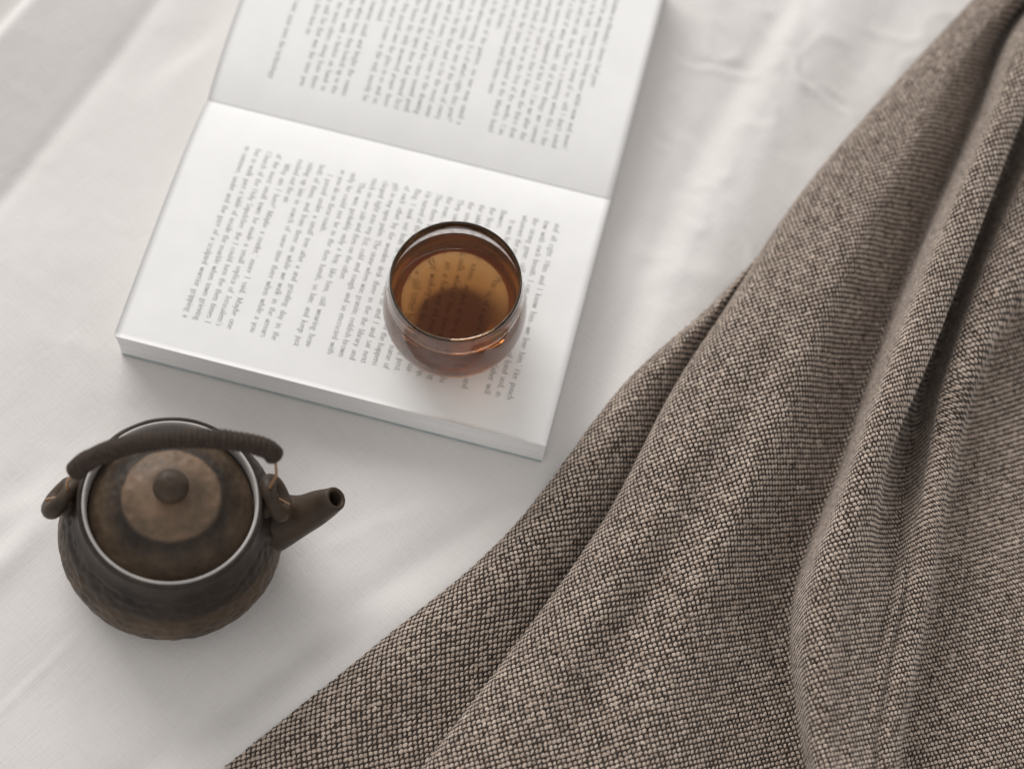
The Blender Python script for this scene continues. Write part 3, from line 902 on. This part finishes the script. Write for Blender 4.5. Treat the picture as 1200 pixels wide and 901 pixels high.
# flatten the cloth: lay it on the plane and push it outwards by the length that is taken up in the folds
PC, tu, tv = loft(8, 200); PC = relief(PC)
nu, nv = PC.shape[:2]
xy = PC[..., :2]
iL, iQ = (int(np.argmin(np.abs(tu - tf[k]))) for k in (8, nf - 5))
dr = xy[iQ] - xy[iL]
an = np.unwrap(np.arctan2(dr[:, 1], dr[:, 0]))
an = np.polyval(np.polyfit(tv, an, 2), tv)
dr = np.stack([np.cos(an), np.sin(an)], 1)
step = np.linalg.norm(np.diff(PC, axis=0), axis=2) - (np.diff(xy, axis=0) * dr[None]).sum(2)
exc = np.concatenate([np.zeros((1, nv)), np.cumsum(step, 0)], 0)
ref = int(np.argmin(np.abs(tu - tf[12])))
exc -= exc[ref]
ker = np.exp(-(np.arange(-8, 9) / 4.0) ** 2); ker /= ker.sum()
exc = np.apply_along_axis(lambda v: np.convolve(np.pad(v, 8, mode='edge'), ker, 'valid'), 1, exc)
W = xy + dr[None] * exc[..., None]
# fine grid
nvf = 640
PF, tuf, tvf = loft(20, nvf); PF = relief(PF)
def resample(G):
    iu = np.interp(tuf, tu, np.arange(nu)); iv = np.interp(tvf, tv, np.arange(nv))
    return hermite(np.arange(nv), hermite(np.arange(nu), G, iu).transpose(1, 0, 2), iv).transpose(1, 0, 2)
WF = resample(W)
blanket = empty('woven_blanket', at(800, 650, 0), 'thick brown and oatmeal woven wool blanket bunched in deep folds', 'blanket')
BO = np.array(at(800, 650, 0))
keep_v = slice(0, None, 4)
sub = PF[::3, ::5]
V = sub.reshape(-1, 3)
nrm_sign = 1.0
Fq = grid_faces(sub.shape[0], sub.shape[1])
cloth = mesh_np('cloth', V - BO, Fq, CLOTH, blanket)

dPi = np.gradient(PF, axis=0); dPj = np.gradient(PF, axis=1)
dWi = np.gradient(WF, axis=0); dWj = np.gradient(WF, axis=1)
det = dWi[..., 0] * dWj[..., 1] - dWi[..., 1] * dWj[..., 0]
det = np.where(np.abs(det) < 1e-6, 1e-6, det)
Tu = (dPi * dWj[..., 1:2] - dPj * dWi[..., 1:2]) / det[..., None]
Tv = (-dPi * dWj[..., 0:1] + dPj * dWi[..., 0:1]) / det[..., None]
Nn = np.cross(dPi, dPj); Nn /= np.linalg.norm(Nn, axis=2)[..., None] + 1e-12
if np.median(Nn[..., 2]) < 0: Nn = -Nn
# lattice of the weave: rows close to level in the open panel
refp = at(820, 620, 25)
k = np.argmin(((PF - refp) ** 2).sum(2)); ri, rj = np.unravel_index(k, PF.shape[:2])
want = at(870, 610, 25) - at(820, 620, 25); want /= np.linalg.norm(want)
wu, wv = want @ Tu[ri, rj], want @ Tv[ri, rj]
ang = math.atan2(wv, wu)
ca, sa = math.cos(ang), math.sin(ang)
WR = np.stack([WF[..., 0] * ca + WF[..., 1] * sa, -WF[..., 0] * sa + WF[..., 1] * ca], -1)
Tx = Tu * ca + Tv * sa; Ty = -Tu * sa + Tv * ca

def knots(pitch, offx, offy, rx, ry, rh, seg, rings, mat, name, tilt, sink, sd):
    g = np.random.default_rng(sd)
    ci = np.floor(WR[..., 0] / pitch - offx + 0.5).astype(np.int64); cj = np.floor(WR[..., 1] / pitch - offy + 0.5).astype(np.int64)
    ex = (ci + offx) * pitch - WR[..., 0]; ey = (cj + offy) * pitch - WR[..., 1]
    key = (ci - ci.min()) * (cj.max() - cj.min() + 1) + (cj - cj.min())
    bi = (np.arange(key.shape[0]) // 30)[:, None]; bj = (np.arange(key.shape[1]) // 40)[None, :]
    blk_ = bi * 64 + bj                     # looked up block by block: folded-over cloth keeps its own knots
    cell = key.copy(); key = key * 4096 + blk_
    d = (ex ** 2 + ey ** 2).ravel()
    order = np.lexsort((d, key.ravel()))
    ks = key.ravel()[order]
    first = np.r_[True, ks[1:] != ks[:-1]]
    idx = order[first]
    idx = idx[d[idx] < 1.6]
    cl = cell.ravel()[idx]; pp = (PF + Tx * np.clip(ex, -1, 1)[..., None] + Ty * np.clip(ey, -1, 1)[..., None]).reshape(-1, 3)[idx]
    o2 = np.lexsort((d[idx], cl)); idx, cl, pp = idx[o2], cl[o2], pp[o2]
    dup = np.zeros(len(idx), bool)
    for sft in range(1, 7):
        same = cl[sft:] == cl[:-sft]
        near = np.linalg.norm(pp[sft:] - pp[:-sft], axis=1) < 1.7
        dup[sft:] |= same & near & ~dup[:-sft]
    idx = idx[~dup]
    fl = lambda Q: Q.reshape(-1, 3)[idx]
    tx, ty, nn = fl(Tx), fl(Ty), fl(Nn)
    P = fl(PF) + tx * np.clip(ex.ravel()[idx], -1, 1)[:, None] + ty * np.clip(ey.ravel()[idx], -1, 1)[:, None]
    row_t = tuf[idx // PF.shape[1]]
    lx, ly = np.linalg.norm(tx, axis=1), np.linalg.norm(ty, axis=1)
    ok = (lx < 6) & (ly < 6) & (lx > 0.15) & (ly > 0.15) & (row_t > tf[1] + 0.85 * (tf[2] - tf[1]))   # none on the tucked-under hem
    # only what lies in or near the picture
    dd = P - CAM; zz = dd @ FW
    px = 600 + FPX * (dd @ RT) / zz; py = 450 - FPX * (dd @ UP) / zz
    ok &= (px < 1420) & (py < 1100) & (py > -150)
    P, tx, ty, nn = P[ok], tx[ok], ty[ok], nn[ok]
    n = len(P)
    tx = tx / np.linalg.norm(tx, axis=1)[:, None] * np.clip(np.linalg.norm(tx, axis=1), 0.75, 1.6)[:, None]
    ty = ty / np.linalg.norm(ty, axis=1)[:, None] * np.clip(np.linalg.norm(ty, axis=1), 0.75, 1.6)[:, None]
    P = P + tx * g.normal(0, 0.10, n)[:, None] + ty * g.normal(0, 0.10, n)[:, None] + nn * sink
    sc = np.clip(g.normal(1.0, 0.13, n), 0.62, 1.4); asp = np.clip(g.normal(1.0, 0.10, n), 0.75, 1.3)
    th = tilt + g.normal(0, 0.16, n)
    e1 = tx * np.cos(th)[:, None] + ty * np.sin(th)[:, None]; e2 = -tx * np.sin(th)[:, None] + ty * np.cos(th)[:, None]
    e1 = e1 * (rx * sc * asp)[:, None]; e2 = e2 * (ry * sc / asp)[:, None]; e3 = nn * (rh * np.sqrt(sc))[:, None]
    loc = [(0, 0, 1.0)]
    for q in rings:
        q = math.radians(q)
        for m in range(seg):
            f = 2 * math.pi * m / seg
            loc.append((math.sin(q) * math.cos(f), math.sin(q) * math.sin(f), math.cos(q)))
    loc = np.array(loc); nl = len(loc)
    V = (P[:, None] + e1[:, None] * loc[None, :, 0:1] + e2[:, None] * loc[None, :, 1:2] + e3[:, None] * loc[None, :, 2:3]).reshape(-1, 3)
    tri = [(0, 1 + m, 1 + (m + 1) % seg) for m in range(seg)]
    for r in range(len(rings) - 1):
        a, b = 1 + r * seg, 1 + (r + 1) * seg
        for m in range(seg):
            m2 = (m + 1) % seg
            tri += [(a + m, b + m, b + m2), (a + m, b + m2, a + m2)]
    tri = np.array(tri)
    F = (np.arange(n)[:, None, None] * nl + tri[None]).reshape(-1, 3)
    o = mesh_np(name, V - BO, F, mat, blanket)
    o['kind'] = 'stuff'
    tone = np.clip(0.5 + 0.22 * g.normal(size=n) + 0.18 * vnoise(P[:, 0] / 11, P[:, 1] / 5, P[:, 2] / 9, sd), 0, 1)
    at_ = o.data.attributes.new('tone', 'FLOAT', 'POINT')
    at_.data.foreach_set('value', np.repeat(tone, nl).astype(np.float32))
    return o
PITCHW = 2.08
knots(PITCHW, 0.0, 0.0, 1.05, 0.79, 0.33, 7, (48, 95), LIGHT_YARN, 'light_yarn', math.radians(50), 0.12, 3)
knots(PITCHW, 0.5, 0.5, 0.80, 0.70, 0.50, 5, (50, 95), DARK_YARN, 'dark_yarn', math.radians(-20), 0.0, 4)
knots(PITCHW, 0.0, 0.5, 1.15, 0.42, 0.40, 5, (50, 95), DARK_YARN, 'dark_yarn', 0.0, 0.0, 5)

# stray fibres standing off the wool
g = np.random.default_rng(17)
nfib = 9000
ii = g.integers(120, PF.shape[0] - 5, nfib); jj = g.integers(20, PF.shape[1] - 20, nfib)
P0 = PF[ii, jj] + Nn[ii, jj] * 0.35
dirs = Tx[ii, jj] * g.normal(size=(nfib, 1)) + Ty[ii, jj] * g.normal(size=(nfib, 1))
dirs /= np.linalg.norm(dirs, axis=1)[:, None] + 1e-9
ln = g.uniform(1.5, 7.0, nfib)[:, None]; rise = g.uniform(0.15, 0.9, nfib)[:, None]
side = np.cross(dirs, Nn[ii, jj]); bend = g.normal(0, 0.35, nfib)[:, None]
Vs = []
for t in np.linspace(0, 1, 6):
    c = P0 + dirs * ln * t + Nn[ii, jj] * (rise * 4 * t * (1 - t * 0.75)) + side * bend * ln * t * t
    w = 0.055 * (1 - 0.5 * t)
    Vs += [c + side * w, c - side * w]
V = np.stack(Vs, 1)
q = np.array([(2 * k, 2 * k + 2, 2 * k + 3, 2 * k + 1) for k in range(5)])
F = (np.arange(nfib)[:, None, None] * 12 + q[None]).reshape(-1, 4)
fz = mesh_np('stray_fibres', V.reshape(-1, 3) - BO, F, LIGHT_YARN, blanket)
fz['kind'] = 'stuff'
a_ = fz.data.attributes.new('tone', 'FLOAT', 'POINT')
a_.data.foreach_set('value', np.repeat(g.uniform(0.2, 1.0, nfib), 12).astype(np.float32))
